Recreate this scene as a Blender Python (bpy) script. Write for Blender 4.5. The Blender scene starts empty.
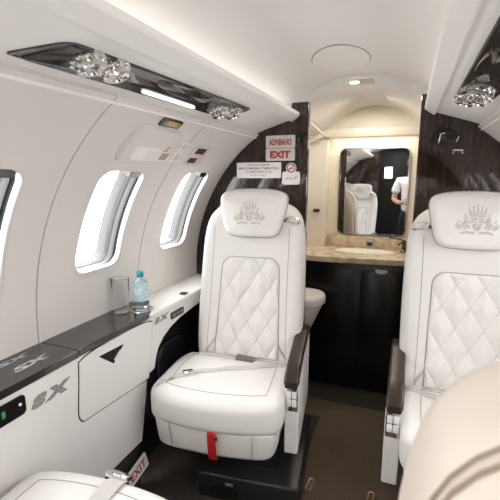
import bpy, bmesh, math, random
from mathutils import Vector, Matrix
from mathutils.bvhtree import BVHTree
random.seed(7)
C = bpy.context.scene.collection
PI = math.pi
R_ = math.radians
CX, CZ, RAD = -.225, .72, .815            # cabin tube: centre line and radius
YF, YA, YE = -1.5, 1.86, 2.5              # forward wall, aft partitions, aft wall

# ------------------------------------------------------------------ materials
def mat(name, col, rough=.5, metal=0, spec=.5, coat=0, bump=0, bscale=200, trans=0, emit=None, estr=0, vary=0, vscale=8, ior=1.45):
    m = bpy.data.materials.new(name); m.use_nodes = True
    nt = m.node_tree; b = nt.nodes['Principled BSDF']
    def put(k, v):
        if k in b.inputs: b.inputs[k].default_value = v
    put('Base Color', (*col, 1)); put('Roughness', rough); put('Metallic', metal)
    put('Specular IOR Level', spec); put('Coat Weight', coat); put('Coat Roughness', .03)
    put('Transmission Weight', trans); put('IOR', ior)
    if emit: put('Emission Color', (*emit, 1)); put('Emission Strength', estr)
    tc = None
    if bump or vary:
        tc = nt.nodes.new('ShaderNodeTexCoord')
    if bump:
        n = nt.nodes.new('ShaderNodeTexNoise'); n.inputs['Scale'].default_value = bscale; n.inputs['Detail'].default_value = 3
        bp = nt.nodes.new('ShaderNodeBump'); bp.inputs['Strength'].default_value = bump; bp.inputs['Distance'].default_value = .002
        nt.links.new(tc.outputs['Object'], n.inputs['Vector']); nt.links.new(n.outputs['Fac'], bp.inputs['Height'])
        nt.links.new(bp.outputs['Normal'], b.inputs['Normal'])
    if vary:
        n = nt.nodes.new('ShaderNodeTexNoise'); n.inputs['Scale'].default_value = vscale; n.inputs['Detail'].default_value = 5
        r = nt.nodes.new('ShaderNodeValToRGB')
        r.color_ramp.elements[0].position = .3; r.color_ramp.elements[1].position = .7
        r.color_ramp.elements[0].color = (*[max(0, c*(1-vary)) for c in col], 1)
        r.color_ramp.elements[1].color = (*[min(1, c*(1+vary)) for c in col], 1)
        nt.links.new(tc.outputs['Object'], n.inputs['Vector']); nt.links.new(n.outputs['Fac'], r.inputs['Fac'])
        nt.links.new(r.outputs['Color'], b.inputs['Base Color'])
    return m

def veneer_mat(name, c0, c1, scale=(2, 2, 30), rough=.12):
    m = mat(name, c0, rough, coat=.35)
    nt = m.node_tree; b = nt.nodes['Principled BSDF']
    tc = nt.nodes.new('ShaderNodeTexCoord'); mp = nt.nodes.new('ShaderNodeMapping'); mp.inputs['Scale'].default_value = scale
    n = nt.nodes.new('ShaderNodeTexNoise'); n.inputs['Scale'].default_value = 3; n.inputs['Detail'].default_value = 6
    r = nt.nodes.new('ShaderNodeValToRGB')
    r.color_ramp.elements[0].position = .35; r.color_ramp.elements[1].position = .7
    r.color_ramp.elements[0].color = (*c0, 1); r.color_ramp.elements[1].color = (*c1, 1)
    nt.links.new(tc.outputs['Object'], mp.inputs['Vector']); nt.links.new(mp.outputs['Vector'], n.inputs['Vector'])
    nt.links.new(n.outputs['Fac'], r.inputs['Fac']); nt.links.new(r.outputs['Color'], b.inputs['Base Color'])
    return m

M = {}
M['wall'] = mat('sidewall_liner', (.72, .685, .655), .45, bump=.05, bscale=300)
M['ceiling'] = mat('ceiling_liner', (.84, .815, .79), .55)
M['psu'] = mat('overhead_liner', (.87, .85, .83), .45)
M['leather'] = mat('ivory_leather', (.80, .775, .75), .42, bump=.12, bscale=350)
M['leather2'] = mat('beige_leather', (.66, .59, .51), .45, bump=.15, bscale=300)
M['seam'] = mat('seam_thread', (.34, .32, .30), .7)
M['stitch'] = mat('quilt_thread_shade', (.50, .475, .45), .7)
M['buckle'] = mat('grey_buckle', (.20, .185, .175), .4, metal=.4)
M['seam2'] = mat('tan_thread', (.30, .235, .175), .7)
M['crest'] = mat('embossed_crest', (.58, .545, .50), .5, vary=.2, vscale=90)
M['shell'] = mat('white_shell', (.80, .785, .765), .35)
M['brown'] = mat('brown_armrest_leather', (.034, .022, .017), .32, bump=.1)
M['chrome'] = mat('chrome', (.75, .74, .73), .12, metal=1)
M['chromedark'] = mat('dark_chrome', (.085, .08, .076), .15, metal=.75, coat=.6)
M['steel'] = mat('satin_metal', (.62, .60, .58), .3, metal=.9)
M['veneer'] = veneer_mat('dark_wood_veneer', (.021, .012, .009), (.029, .017, .0125), (40, 2, 1.5), rough=.05)
M['ledge'] = veneer_mat('grey_brown_veneer', (.026, .021, .020), (.052, .044, .042), (14, 1.5, 4), .08)
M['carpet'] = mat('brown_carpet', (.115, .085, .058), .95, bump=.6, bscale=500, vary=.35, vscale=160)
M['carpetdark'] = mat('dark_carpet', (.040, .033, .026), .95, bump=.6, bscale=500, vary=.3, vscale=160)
M['black'] = mat('black_plastic', (.022, .021, .020), .35)
M['blackgloss'] = mat('black_lacquer', (.012, .011, .010), .22)
M['matteblack'] = mat('matte_black', (.004, .004, .004), .8)
M['navy'] = mat('navy_leather', (.008, .009, .014), .35, bump=.1)
M['belt'] = mat('seat_belt_webbing', (.62, .59, .56), .6, bump=.4, bscale=700)
M['red'] = mat('red_webbing', (.55, .02, .025), .5)
M['cream'] = mat('cream_panel', (.80, .735, .63), .45)
M['creamlit'] = mat('cream_lit_panel', (.86, .80, .68), .5)  # paler copy of the cream, lit look put into its colour
M['gasket'] = mat('grey_gasket', (.22, .215, .215), .5)
M['frame'] = mat('window_surround', (.34, .34, .345), .4)
M['white'] = mat('white_plastic', (.82, .81, .80), .35)
M['signgrey'] = mat('sign_plate', (.62, .60, .58), .4)
M['signred'] = mat('sign_red_ink', (.42, .035, .035), .5)
M['ink'] = mat('grey_ink', (.30, .25, .25), .6)
M['darkred'] = mat('dark_red_print', (.10, .012, .016), .5)
M['logo'] = mat('grey_logo', (.27, .26, .25), .5, vary=.35, vscale=160)
M['logolight'] = mat('silver_logo', (.34, .35, .36), .35, vary=.25, vscale=160)
M['copper'] = mat('copper_trim', (.78, .48, .30), .35, metal=.8)
M['brass'] = mat('brass', (.55, .42, .18), .35, metal=.8)
M['lens'] = mat('lit_lens', (.9, .88, .82), .3, emit=(1, .95, .86), estr=1.3)
M['lenswarm'] = mat('ceiling_lens', (.62, .55, .44), .35)
M['green'] = mat('green_light', (.02, .22, .07), .4, emit=(.1, .9, .3), estr=.12)
M['beigedark'] = mat('beige_gap_shade', (.42, .35, .27), .6)
M['water'] = mat('water', (.82, .92, .97), .02, trans=1, ior=1.33)
M['glass'] = mat('clear_glass', (.97, .98, .98), .01, trans=1, ior=1.3)
M['teal'] = mat('teal_cap', (.012, .20, .25), .35)
M['bottlelabel'] = mat('pale_blue_label', (.55, .70, .76), .4, vary=.3, vscale=60)
M['skin'] = mat('skin', (.56, .34, .25), .5)
M['shirt'] = mat('white_shirt', (.82, .81, .80), .8)
M['trouser'] = mat('dark_trousers', (.014, .014, .018), .85)
M['hair'] = mat('dark_hair', (.03, .02, .015), .6)
M['mirror'] = mat('mirror_silver', (.86, .86, .85), .01, metal=1)

def pane_mat():
    m = bpy.data.materials.new('window_acrylic'); m.use_nodes = True; nt = m.node_tree
    for n in list(nt.nodes): nt.nodes.remove(n)
    o = nt.nodes.new('ShaderNodeOutputMaterial'); mx = nt.nodes.new('ShaderNodeMixShader')
    t = nt.nodes.new('ShaderNodeBsdfTransparent'); g = nt.nodes.new('ShaderNodeBsdfGlossy'); g.inputs['Roughness'].default_value = .02
    t.inputs['Color'].default_value = (.96, .98, 1, 1)
    mx.inputs['Fac'].default_value = .06
    nt.links.new(t.outputs[0], mx.inputs[1]); nt.links.new(g.outputs[0], mx.inputs[2]); nt.links.new(mx.outputs[0], o.inputs[0])
    return m
M['pane'] = pane_mat()

def marble_mat():
    m = mat('beige_marble', (.66, .52, .36), .18, coat=.3); nt = m.node_tree; b = nt.nodes['Principled BSDF']
    tc = nt.nodes.new('ShaderNodeTexCoord'); n = nt.nodes.new('ShaderNodeTexNoise')
    n.inputs['Scale'].default_value = 14; n.inputs['Detail'].default_value = 8; n.inputs['Distortion'].default_value = 1.2
    r = nt.nodes.new('ShaderNodeValToRGB')
    r.color_ramp.elements[0].position = .35; r.color_ramp.elements[0].color = (.50, .36, .22, 1)
    r.color_ramp.elements[1].position = .6; r.color_ramp.elements[1].color = (.76, .65, .49, 1)
    nt.links.new(tc.outputs['Object'], n.inputs['Vector']); nt.links.new(n.outputs['Fac'], r.inputs['Fac']); nt.links.new(r.outputs['Color'], b.inputs['Base Color'])
    return m
M['marble'] = marble_mat()

# ------------------------------------------------------------------ mesh helpers
class MB:
    def __init__(s): s.v = []; s.f = []
    def add(s, verts, faces):
        k = len(s.v); s.v += [tuple(p) for p in verts]; s.f += [tuple(i+k for i in f) for f in faces]; return s
    def box(s, lo, hi, bev=0, seg=2):
        bm = bmesh.new(); bmesh.ops.create_cube(bm, size=1)
        for v in bm.verts:
            for i in range(3): v.co[i] = lo[i] if v.co[i] < 0 else hi[i]
        if bev: bmesh.ops.bevel(bm, geom=bm.edges[:], offset=bev, segments=seg, profile=.5, affect='EDGES')
        return s.bm(bm)
    def bm(s, bm):
        bm.verts.ensure_lookup_table(); bm.verts.index_update()
        s.add([v.co[:] for v in bm.verts], [[v.index for v in f.verts] for f in bm.faces]); bm.free(); return s
    def rings(s, rings, closed=True, cap0=False, cap1=False):
        n = len(rings[0]); k = len(s.v)
        for r in rings: s.v += [tuple(p) for p in r]
        for i in range(len(rings)-1):
            for j in range(n if closed else n-1):
                a = k+i*n+j; b = k+i*n+(j+1) % n
                s.f.append((a, b, b+n, a+n))
        if cap0: s.f.append(tuple(k+j for j in reversed(range(n))))
        if cap1: s.f.append(tuple(k+(len(rings)-1)*n+j for j in range(n)))
        return s
    def tube(s, pts, r, seg=8, caps=True):
        pts = [Vector(p) for p in pts]; rr = r if isinstance(r, (list, tuple)) else [r]*len(pts)
        rg = []; prev = None
        for i, p in enumerate(pts):
            t = (pts[min(i+1, len(pts)-1)]-pts[max(i-1, 0)]).normalized()
            if prev is None:
                u = t.orthogonal().normalized()
            else:
                u = (prev-t*prev.dot(t)).normalized()
            prev = u; w = t.cross(u)
            rg.append([p+(u*math.cos(2*PI*k/seg)+w*math.sin(2*PI*k/seg))*rr[i] for k in range(seg)])
        return s.rings(rg, True, caps, caps)
    def loop(s, pts, r, seg=6):
        """closed tube"""
        pts = [Vector(p) for p in pts]; n = len(pts); rg = []; prev = None
        for i, p in enumerate(pts):
            t = (pts[(i+1) % n]-pts[i-1]).normalized()
            u = t.orthogonal().normalized() if prev is None else (prev-t*prev.dot(t)).normalized()
            prev = u; w = t.cross(u)
            rg.append([p+(u*math.cos(2*PI*k/seg)+w*math.sin(2*PI*k/seg))*r for k in range(seg)])
        rg.append(rg[0]); return s.rings(rg, True)
    def lathe(s, prof, c=(0, 0, 0), seg=28, axis=None):
        rg = [[Vector((r*math.cos(2*PI*k/seg), r*math.sin(2*PI*k/seg), z)) for k in range(seg)] for r, z in prof]
        if axis is not None:
            q = Vector((0, 0, 1)).rotation_difference(Vector(axis)); rg = [[q @ p for p in r] for r in rg]
        rg = [[p+Vector(c) for p in r] for r in rg]
        return s.rings(rg, True, prof[0][0] > 1e-6, prof[-1][0] > 1e-6)
    def prism(s, a, b):
        """two matching loops, capped"""
        return s.rings([a, b], True, True, True)
    def ribbon(s, pts, wdir, width, th=.0025):
        pts = [Vector(p) for p in pts]; rg = []
        for i, p in enumerate(pts):
            t = (pts[min(i+1, len(pts)-1)]-pts[max(i-1, 0)]).normalized()
            w = Vector(wdir[i] if isinstance(wdir, list) else wdir); w = (w-t*w.dot(t)).normalized(); n = t.cross(w).normalized()
            h = width/2
            rg.append([p-w*h-n*th/2, p+w*h-n*th/2, p+w*h+n*th/2, p-w*h+n*th/2])
        return s.rings(rg, True, True, True)
    def build(s, name, m, parent=None, smooth=True, loc=None, bevel=0, ang=40):
        me = bpy.data.meshes.new(name); me.from_pydata(s.v, [], s.f); me.validate(); me.update()
        bm = bmesh.new(); bm.from_mesh(me); bmesh.ops.remove_doubles(bm, verts=bm.verts, dist=1e-6); bmesh.ops.recalc_face_normals(bm, faces=bm.faces)
        bm.to_mesh(me); bm.free()
        if m: me.materials.append(M[m] if isinstance(m, str) else m)
        if smooth:
            me.shade_smooth()
            try: me.set_sharp_from_angle(angle=R_(ang))
            except Exception: pass
        o = bpy.data.objects.new(name, me); C.objects.link(o)
        if parent: o.parent = parent
        if loc: o.location = loc
        if bevel:
            md = o.modifiers.new('bevel', 'BEVEL'); md.width = bevel; md.segments = 3; md.limit_method = 'ANGLE'
        return o

def tag(o, label, cat, group=None):
    o['label'] = label; o['category'] = cat
    if group: o['group'] = group
    return o
def thing(name, label, cat, loc=(0, 0, 0), rz=0, group=None):
    o = bpy.data.objects.new(name, None); C.objects.link(o); o.empty_display_size = .05
    o.location = loc; o.rotation_euler = (0, 0, rz); return tag(o, label, cat, group)
def struct(o): o['kind'] = 'structure'; return o

def rrect(x0, y0, x1, y1, r, n=6):
    """rounded rectangle, counter-clockwise; r may be four radii (bl, br, tr, tl)"""
    rs = r if isinstance(r, (list, tuple)) else [r]*4
    out = []
    for (cx, cy, a0, q) in ((x0+rs[0], y0+rs[0], PI, rs[0]), (x1-rs[1], y0+rs[1], 1.5*PI, rs[1]), (x1-rs[2], y1-rs[2], 0, rs[2]), (x0+rs[3], y1-rs[3], .5*PI, rs[3])):
        for k in range(n+1):
            a = a0+k*PI/2/n; out.append((cx+q*math.cos(a), cy+q*math.sin(a)))
    return out
def resample(pts, n):
    pts = [Vector(p) for p in pts]; L = [0]
    for i in range(len(pts)): L.append(L[-1]+(pts[(i+1) % len(pts)]-pts[i]).length)
    out = []; j = 0
    for k in range(n):
        t = L[-1]*k/n
        while L[j+1] < t: j += 1
        a, b = pts[j], pts[(j+1) % len(pts)]; d = L[j+1]-L[j]
        out.append(a.lerp(b, (t-L[j])/d if d > 1e-9 else 0))
    return out
def smooth_poly(pts, it=2):
    """Chaikin corner cutting"""
    pts = [Vector(p) for p in pts]
    for _ in range(it):
        q = []
        for i in range(len(pts)):
            a, b = pts[i], pts[(i+1) % len(pts)]
            q += [a.lerp(b, .25), a.lerp(b, .75)]
        pts = q
    return pts
def inset(pts, d):
    n = len(pts); out = []
    area = sum(pts[i][0]*pts[(i+1) % n][1]-pts[(i+1) % n][0]*pts[i][1] for i in range(n))
    sg = 1 if area > 0 else -1
    for i in range(n):
        t = (Vector(pts[(i+1) % n])-Vector(pts[i-1]))
        if t.length < 1e-9: out.append(Vector(pts[i])); continue
        t.normalize(); out.append(Vector(pts[i])+Vector((-t.y, t.x))*d*sg)
    return out
def cushion_rings(outline, depth, r, bulge=0, back=None, seg=5, rb=None):
    """list of (loop2d, w): w from front cap centre to rear. front rounding r, rear rounding rb"""
    rb = r*.6 if rb is None else rb
    rings = []
    cen = sum((Vector(p) for p in outline), Vector((0, 0)))/len(outline)
    cap = inset(outline, r)
    for s in (.02, .25, .5, .75, .92):
        rings.append(([cen+(p-cen)*s for p in cap], -bulge*(1-s*s)))
    for k in range(seg+1):
        a = k/seg*PI/2
        rings.append((inset(outline, r*(1-math.sin(a))), r*(1-math.cos(a))))
    for k in range(seg+1):
        a = k/seg*PI/2
        rings.append((inset(outline, rb*(1-math.cos(a))), depth-rb+rb*math.sin(a)))
    return rings
def pillow(outline, depth, r, fn, bulge=0, rb=None, n=72):
    """padded body: outline 2d, fn(u, v, w) -> 3d"""
    ol = resample(outline, n); mb = MB()
    mb.rings([[fn(p[0], p[1], w) for p in lp] for lp, w in cushion_rings(ol, depth, r, bulge, rb=rb)], True, True, True)
    return mb
def text_data(s, size, shear=0, weight=0, align='CENTER'):
    cu = bpy.data.curves.new('t', 'FONT'); cu.body = s; cu.size = size; cu.align_x = align; cu.align_y = 'CENTER'; cu.shear = shear; cu.offset = weight; cu.resolution_u = 3
    ob = bpy.data.objects.new('t', cu); C.objects.link(ob)
    dg = bpy.context.evaluated_depsgraph_get(); dg.update()
    me = bpy.data.meshes.new_from_object(ob.evaluated_get(dg))
    vs = [v.co[:] for v in me.vertices]; fs = [tuple(p.vertices) for p in me.polygons]
    bpy.data.objects.remove(ob); bpy.data.curves.remove(cu); bpy.data.meshes.remove(me)
    return vs, fs
def fit_text(s, w, h, shear=0, weight=0):
    vs, fs = text_data(s, 1, shear, weight)
    xs = [v[0] for v in vs]; ys = [v[1] for v in vs]
    cx, cy = (min(xs)+max(xs))/2, (min(ys)+max(ys))/2; dx, dy = max(xs)-min(xs), max(ys)-min(ys)
    return [((v[0]-cx)/dx*w, (v[1]-cy)/dy*h) for v in vs], fs

def cyl(side, y, th, r=RAD):
    a = R_(th); return Vector((CX+side*r*math.cos(a), y, CZ+r*math.sin(a)))

# ------------------------------------------------------------------ cabin shell
SEAMS = [-1.5, -1.15, -.65, -.15, .35, .85, 1.35, 1.86]
TH0, TH1 = -5, 55.5
def win_loop(yc, d=0):
    """window opening in (Y, degrees) at grow distance d"""
    k = 180/PI/RAD
    lp = rrect(yc-.108-d, 11.0/k-d, yc+.108+d, 37.3/k+d, .046+max(d, -.02)*.8, 7)
    return [(p[0], p[1]*k) for p in resample(lp, 96)]
WINY = [-.40, .10, .615, 1.105, 1.6]
def sidewall(side, name):
    mb = MB()
    for a, b in zip(SEAMS[:-1], SEAMS[1:]):
        g = .0022
        y0, y1 = a+g, b-g
        wy = [w for w in WINY if a < w < b]
        if wy:
            hole = win_loop(wy[0], .014); n = len(hole); c = (wy[0], 24.0)
            outer = []
            for p in hole:                                       # radial match onto the bay's rectangle
                dx, dy = p[0]-c[0], p[1]-c[1]
                t = min(((y1-c[0])/dx if dx > 1e-9 else (y0-c[0])/dx if dx < -1e-9 else 1e9), ((TH1-c[1])/dy if dy > 1e-9 else (TH0-c[1])/dy if dy < -1e-9 else 1e9))
                outer.append([c[0]+dx*t, c[1]+dy*t])
            for cor in ((y0, TH0), (y1, TH0), (y1, TH1), (y0, TH1)):  # snap nearest to the corners
                k = min(range(n), key=lambda i: ((outer[i][0]-cor[0])*3)**2+((outer[i][1]-cor[1])/57)**2)
                outer[k] = list(cor)
            rg = []
            def ring(lp, r): rg.append([cyl(side, p[0], p[1], r) for p in lp])
            ring(outer, RAD+.012); ring(outer, RAD)
            for s in (.15, .3, .45, .6, .75, .88):
                ring([(o[0]+(h[0]-o[0])*s, o[1]+(h[1]-o[1])*s) for o, h in zip(outer, hole)], RAD)
            ring(hole, RAD)
            ring(win_loop(wy[0], .009), RAD-.0035); ring(win_loop(wy[0], .004), RAD-.003); ring(win_loop(wy[0], .001), RAD+.003); ring(win_loop(wy[0], 0), RAD+.012); ring(win_loop(wy[0], 0), RAD+.014)
            mb.rings(rg, True)
        else:
            m = 24; rg = [[cyl(side, y0, TH0+(TH1-TH0)*k/m, RAD+.012) for k in range(m+1)], [cyl(side, y0, TH0+(TH1-TH0)*k/m) for k in range(m+1)],
                          [cyl(side, y1, TH0+(TH1-TH0)*k/m) for k in range(m+1)], [cyl(side, y1, TH0+(TH1-TH0)*k/m, RAD+.012) for k in range(m+1)]]
            mb.rings(rg, False)
    # backing skin behind the joints, with the window bays left open
    for s in SEAMS:
        mb.rings([[cyl(side, s-.02, TH0+(TH1-TH0)*k/24, RAD+.012) for k in range(25)], [cyl(side, s+.02, TH0+(TH1-TH0)*k/24, RAD+.012) for k in range(25)]], False)
    return struct(mb.build(name, 'wall', ang=50))
sidewall(-1, 'wall_left'); sidewall(1, 'wall_right')

def window(side, yc, n):
    root = bpy.data.objects.new('window_%d' % n, None); C.objects.link(root); struct(root)
    k = 180/PI/RAD
    def wl(d, off, tight=1):
        f = off/.055; q = .046+max(d, -.02)*.8                 # the reveal flares forward and closes in aft
        return [(p[0], p[1]*k) for p in resample(rrect(yc-.108-d-.055*f, 11.0/k-d-.003*tight, yc+.108-(.010+.026*f)*tight+d, 37.3/k+d, q, 7), 96)]
    def band(name, m, prof, tight=1):
        mb = MB(); mb.rings([[cyl(side, p[0], p[1], RAD+off) for p in wl(d, off, tight)] for d, off in prof], True)
        struct(mb.build(name, m, root))
    band('window_frame', 'frame', ((.002, .036), (.001, .015), (-.002, .012), (-.006, .015), (-.008, .026)))
    band('shade_track', 'matteblack', ((.001, .010), (.008, .012), (.008, .040), (-.004, .040)), 0)  # matte black carries the shadow gap along the shade track
    band('gasket', 'gasket', ((-.0075, .024), (-.012, .027), (-.013, .036)))
    band('pane_surround', 'frame', ((-.0115, .033), (-.016, .036), (-.019, .053), (-.022, .056)))
    mb = MB(); lp = wl(-.018, .055); mb.rings([[cyl(side, yc-.03+(p[0]-yc+.03)*s, 24.2+(p[1]-24.2)*s, RAD+.055) for p in lp] for s in (1, .75, .5, .25, .02)], True, False, True)
    struct(mb.build('pane', 'pane', root))
    mb = MB(); k = 180/PI/RAD
    a = rrect(yc+.028, 35.6, yc+.090, 37.4, .003/1, 2)
    mb.prism([cyl(side, p[0], p[1], RAD+.002) for p in a], [cyl(side, p[0], p[1], RAD+.03) for p in a]); struct(mb.build('shade_handle', 'chromedark', root))
for i, y in enumerate(WINY):
    window(-1, y, i+1); window(1, y, i+1+len(WINY))

# floor
mb = MB(); mb.box((-1.25, YF, -.03), (.8, 2.005, 0)); struct(mb.build('floor', 'carpet', smooth=False))
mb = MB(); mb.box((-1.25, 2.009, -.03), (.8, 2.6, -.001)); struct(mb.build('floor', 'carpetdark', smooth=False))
# carpet-coloured side channels under the seats
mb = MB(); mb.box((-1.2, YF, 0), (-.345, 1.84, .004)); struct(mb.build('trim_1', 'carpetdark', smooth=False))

# ceiling
def ceil_z(x): return 1.605-(.75-math.sqrt(max(.0001, .5625-x*x)))
xs = [-.40+.8*k/32 for k in range(33)]
mb = MB(); mb.rings([[(CX+x, y, ceil_z(x)) for x in xs] for y in (YF, -.5, .5, 1.2, 1.7, YA+.02)], False)
struct(mb.build('ceiling', 'ceiling'))
# overhead housings, one each side
def psu(side, n):
    prof = [(.474, 1.376), (.474, 1.398), (.468, 1.4038), (.3055, 1.4544), (.3045, 1.4475), (.301, 1.4455), (.297, 1.4465), (.265, 1.468), (.2622, 1.473), (.2625, 1.484), (.268, 1.488), (.300, 1.476), (.36, 1.474), (.42, 1.50), (.50, 1.50), (.54, 1.40)]
    mb = MB(); mb.rings([[(CX+side*x, y, z) for x, z in prof] for y in (YF, YA)], True, True, True)
    return struct(mb.build('trim_%d' % n, 'psu', ang=25))
psu(-1, 2); psu(1, 3)

# aft partitions: dark lacquered veneer
def partition(side, name, x_in, y=YA, mtl='veneer', top=1.53, th=.035):
    pts = [(x_in, 0), (x_in, top)]
    pts += [(CX+side*.30, top), (CX+side*.31, 1.46)] if side < 0 else [(CX+side*.30, top), (CX+side*.31, 1.46)]
    pts += [(CX+side*.49, 1.395)]
    for k in range(20):
        t = 53-58*k/19; p = cyl(side, 0, t, RAD+.02); pts.append((p.x, p.z))
    pts += [(CX+side*.84, .5), (CX+side*.70, 0)]
    mb = MB(); mb.prism([(p[0], y, p[1]) for p in pts], [(p[0], y+th, p[1]) for p in pts])
    return struct(mb.build(name, mtl, smooth=False, bevel=.004))
partition(-1, 'wall_aft_left', -.447); partition(1, 'wall_aft_right', .024)
partition(-1, 'wall_forward_left', -.40, -1.0); partition(1, 'wall_forward_right', .06, -1.0)
# flight-deck end wall with its windscreen opening
mb = MB()
mb.box((-1.1, YF-.03, 0), (.65, YF, 1.17)); mb.box((-1.1, YF-.03, 1.17), (-.36, YF, 1.65)); mb.box((-.25, YF-.03, 1.17), (.65, YF, 1.65)); mb.box((-.36, YF-.03, 1.33), (-.25, YF, 1.65))
struct(mb.build('wall_forward', 'black', smooth=False))

# ---- rear vestibule
def arc_ring(y, peak, half, drop, n=28, ext=0):
    rad = (half*half+drop*drop)/(2*drop); out = []
    for k in range(n+1):
        x = -half+2*half*k/n; out.append((CX+.008+x, y, peak-rad+math.sqrt(rad*rad-x*x)))
    return out
a = arc_ring(YA+.0, 1.575, .285, .075); b = arc_ring(2.2, 1.582, .27, .095); c = arc_ring(2.44, 1.590, .252, .130)
mb = MB(); mb.rings([a, b, c], False)
mb.rings([[(p[0], p[1], p[2]) for p in c], [(p[0], YE, p[2]+.0) for p in c]], False)
for sd in (0, -1):                                                # shoulders of the barrel down to the side walls
    s = -1 if sd == 0 else 1
    q = [a[sd], b[sd], c[sd], (c[sd][0], YE, c[sd][2])]
    mb.rings([q, [(p[0]+s*.06, p[1], p[2]-.035) for p in q], [(CX+s*.62, p[1], p[2]-.06) for p in q]], False)
struct(mb.build('ceiling', 'ceiling'))
# stepped header where the cabin ceiling meets the vestibule
mb = MB(); n = 28; top = []; bot = arc_ring(YA, 1.575, .215, .0405, n); bot2 = arc_ring(YA+.02, 1.572, .215, .0405, n)
for k in range(n+1):
    x = -.215+.43*k/n; e = max(0, abs(x)-.085)/.13
    top.append((CX+.008+x, YA-.085*(1-e)-.002, ceil_z(x)-.0015-.0*e))
mb.rings([top, bot, bot2], False)
struct(mb.build('trim_4', 'ceiling', ang=60))
mb = MB(); full = arc_ring(YA+.012, 1.577, .285, .075, n); tp = [(p[0], YA+.012, 1.64) for p in full]
mb.rings([tp, full], False)
for s in (-1, 1): mb.add([(CX+s*.277, YA+.012, 1.64), (CX+s*.277, YA+.012, 1.50), (CX+s*.75, YA+.012, 1.46), (CX+s*.75, YA+.012, 1.64)], [(0, 1, 2, 3)])
struct(mb.build('trim_5', 'ceiling', smooth=False))
# rear wall, side walls and the tympanum over the valance
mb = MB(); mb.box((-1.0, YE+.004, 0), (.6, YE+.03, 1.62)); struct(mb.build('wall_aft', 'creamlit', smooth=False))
mb = MB(); mb.box((-.98, YA+.036, 0), (-.955, YE, 1.60)); struct(mb.build('wall_vestibule_left', 'cream', smooth=False))
mb = MB(); mb.box((.42, YA+.036, 0), (.445, YE, 1.60)); struct(mb.build('wall_vestibule_right', 'cream', smooth=False))
mb = MB(); tpts = [(p[0], p[2]+.004) for p in arc_ring(0, 1.590, .252, .130)]
mb.prism([(p[0], 2.455, p[1]) for p in tpts]+[(tpts[-1][0], 2.455, 1.43), (tpts[0][0], 2.455, 1.43)], [(p[0], 2.47, p[1]) for p in tpts]+[(tpts[-1][0], 2.47, 1.43), (tpts[0][0], 2.47, 1.43)])
struct(mb.build('trim_6', 'cream', smooth=False))
mb = MB(); mb.box((-.95, 2.405, 1.418), (.42, 2.5, 1.468), .006); struct(mb.build('trim_7', 'cream'))
# left pier beside the lit mirror bay
mb = MB(); mb.box((-.95, 2.425, .60), (-.462, 2.5, 1.418), .006); struct(mb.build('trim_8', 'cream'))
mb = MB(); mb.tube([(-.475, 1.93, 1.465), (-.47, 2.39, 1.425)], .006); mb.tube([(-.70, 2.39, 1.36), (-.47, 2.39, 1.425)], .006); struct(mb.build('trim_9', 'cream'))

# ------------------------------------------------------------------ vanity
t = thing('vanity_cabinet', 'dark lacquered washroom vanity cabinet under the marble counter and mirror', 'cabinet', (-.22, 2.3, 0))
def L(o, p): return tuple(a-b for a, b in zip(p, o))
def local(mb, o):
    mb.v = [L(o, p) for p in mb.v]; return mb
O = (-.22, 2.3, 0)
local(MB().box((-.94, 2.19, 0), (.41, 2.49, .735), .004), O).build('carcass', 'blackgloss', t)
d = local(MB().box((-.44, 2.176, .05), (-.21, 2.19, .70), .003), O).build('door', 'blackgloss', t)
d2 = local(MB().box((-.205, 2.176, .05), (.03, 2.19, .70), .003), O).build('door', 'blackgloss', t)
h = local(MB().box((-.14, 2.165, .695), (-.075, 2.177, .712), .002).box((-.128, 2.160, .690), (-.088, 2.166, .704), .001), O).build('latch', 'signgrey', d2); h['label'] = 'pale grey latch plate'
ct = thing('marble_countertop', 'beige marble vanity top with backsplash and a shallow oval basin', 'countertop', (-.22, 2.3, .75))
O = (-.22, 2.3, .75)
fr = [(-.94, 2.20)]+[(-.52+.55*k/14, 2.135+.045*(k/14)-.012*math.sin(PI*k/14)) for k in range(15)]+[(.41, 2.19), (.41, 2.498), (-.94, 2.498)]
mb = MB(); mb.prism([(p[0], p[1], .738) for p in fr], [(p[0], p[1], .772) for p in fr]); local(mb, O).build('counter_slab', 'marble', ct, bevel=.006)
local(MB().box((-.46, 2.484, .772), (.41, 2.499, .845), .003), O).build('backsplash', 'marble', ct)
el = lambda rx, ry, z, cx=-.215, cy=2.335: [(cx+rx*math.cos(2*PI*k/40), cy+ry*math.sin(2*PI*k/40), z) for k in range(40)]
mb = MB(); mb.rings([el(.168, .075, .7725), el(.166, .073, .778), el(.156, .064, .778), el(.152, .060, .7735), el(.02, .01, .7732)], True, False, True)
local(mb, O).build('basin', 'creamlit', ct)
f = thing('soap_dispenser', 'small square grey metal tap block standing behind the basin', 'tap', (-.195, 2.445, .7735))
MB().box((-.028, -.018, 0), (.028, .018, .008), .002).box((-.022, -.014, .008), (.022, .014, .055), .005).build('body', 'steel', f)
MB().box((-.015, -.0155, .018), (.015, -.0135, .042), .001).build('front_plate', 'black', f)
f = thing('faucet', 'dark metal faucet with a thin side lever at the counter end', 'faucet', (-.005, 2.42, .7735))
MB().lathe([(.02, 0), (.02, .008), (.013, .012), (.012, .06), (.008, .066), (0, .067)]).tube([(0, 0, .05), (-.02, -.03, .055), (-.03, -.06, .045)], .006).build('spout', 'chromedark', f)
MB().tube([(0, 0, .064), (-.03, -.01, .072), (-.085, -.02, .078)], .004).build('lever', 'chromedark', f)

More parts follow.
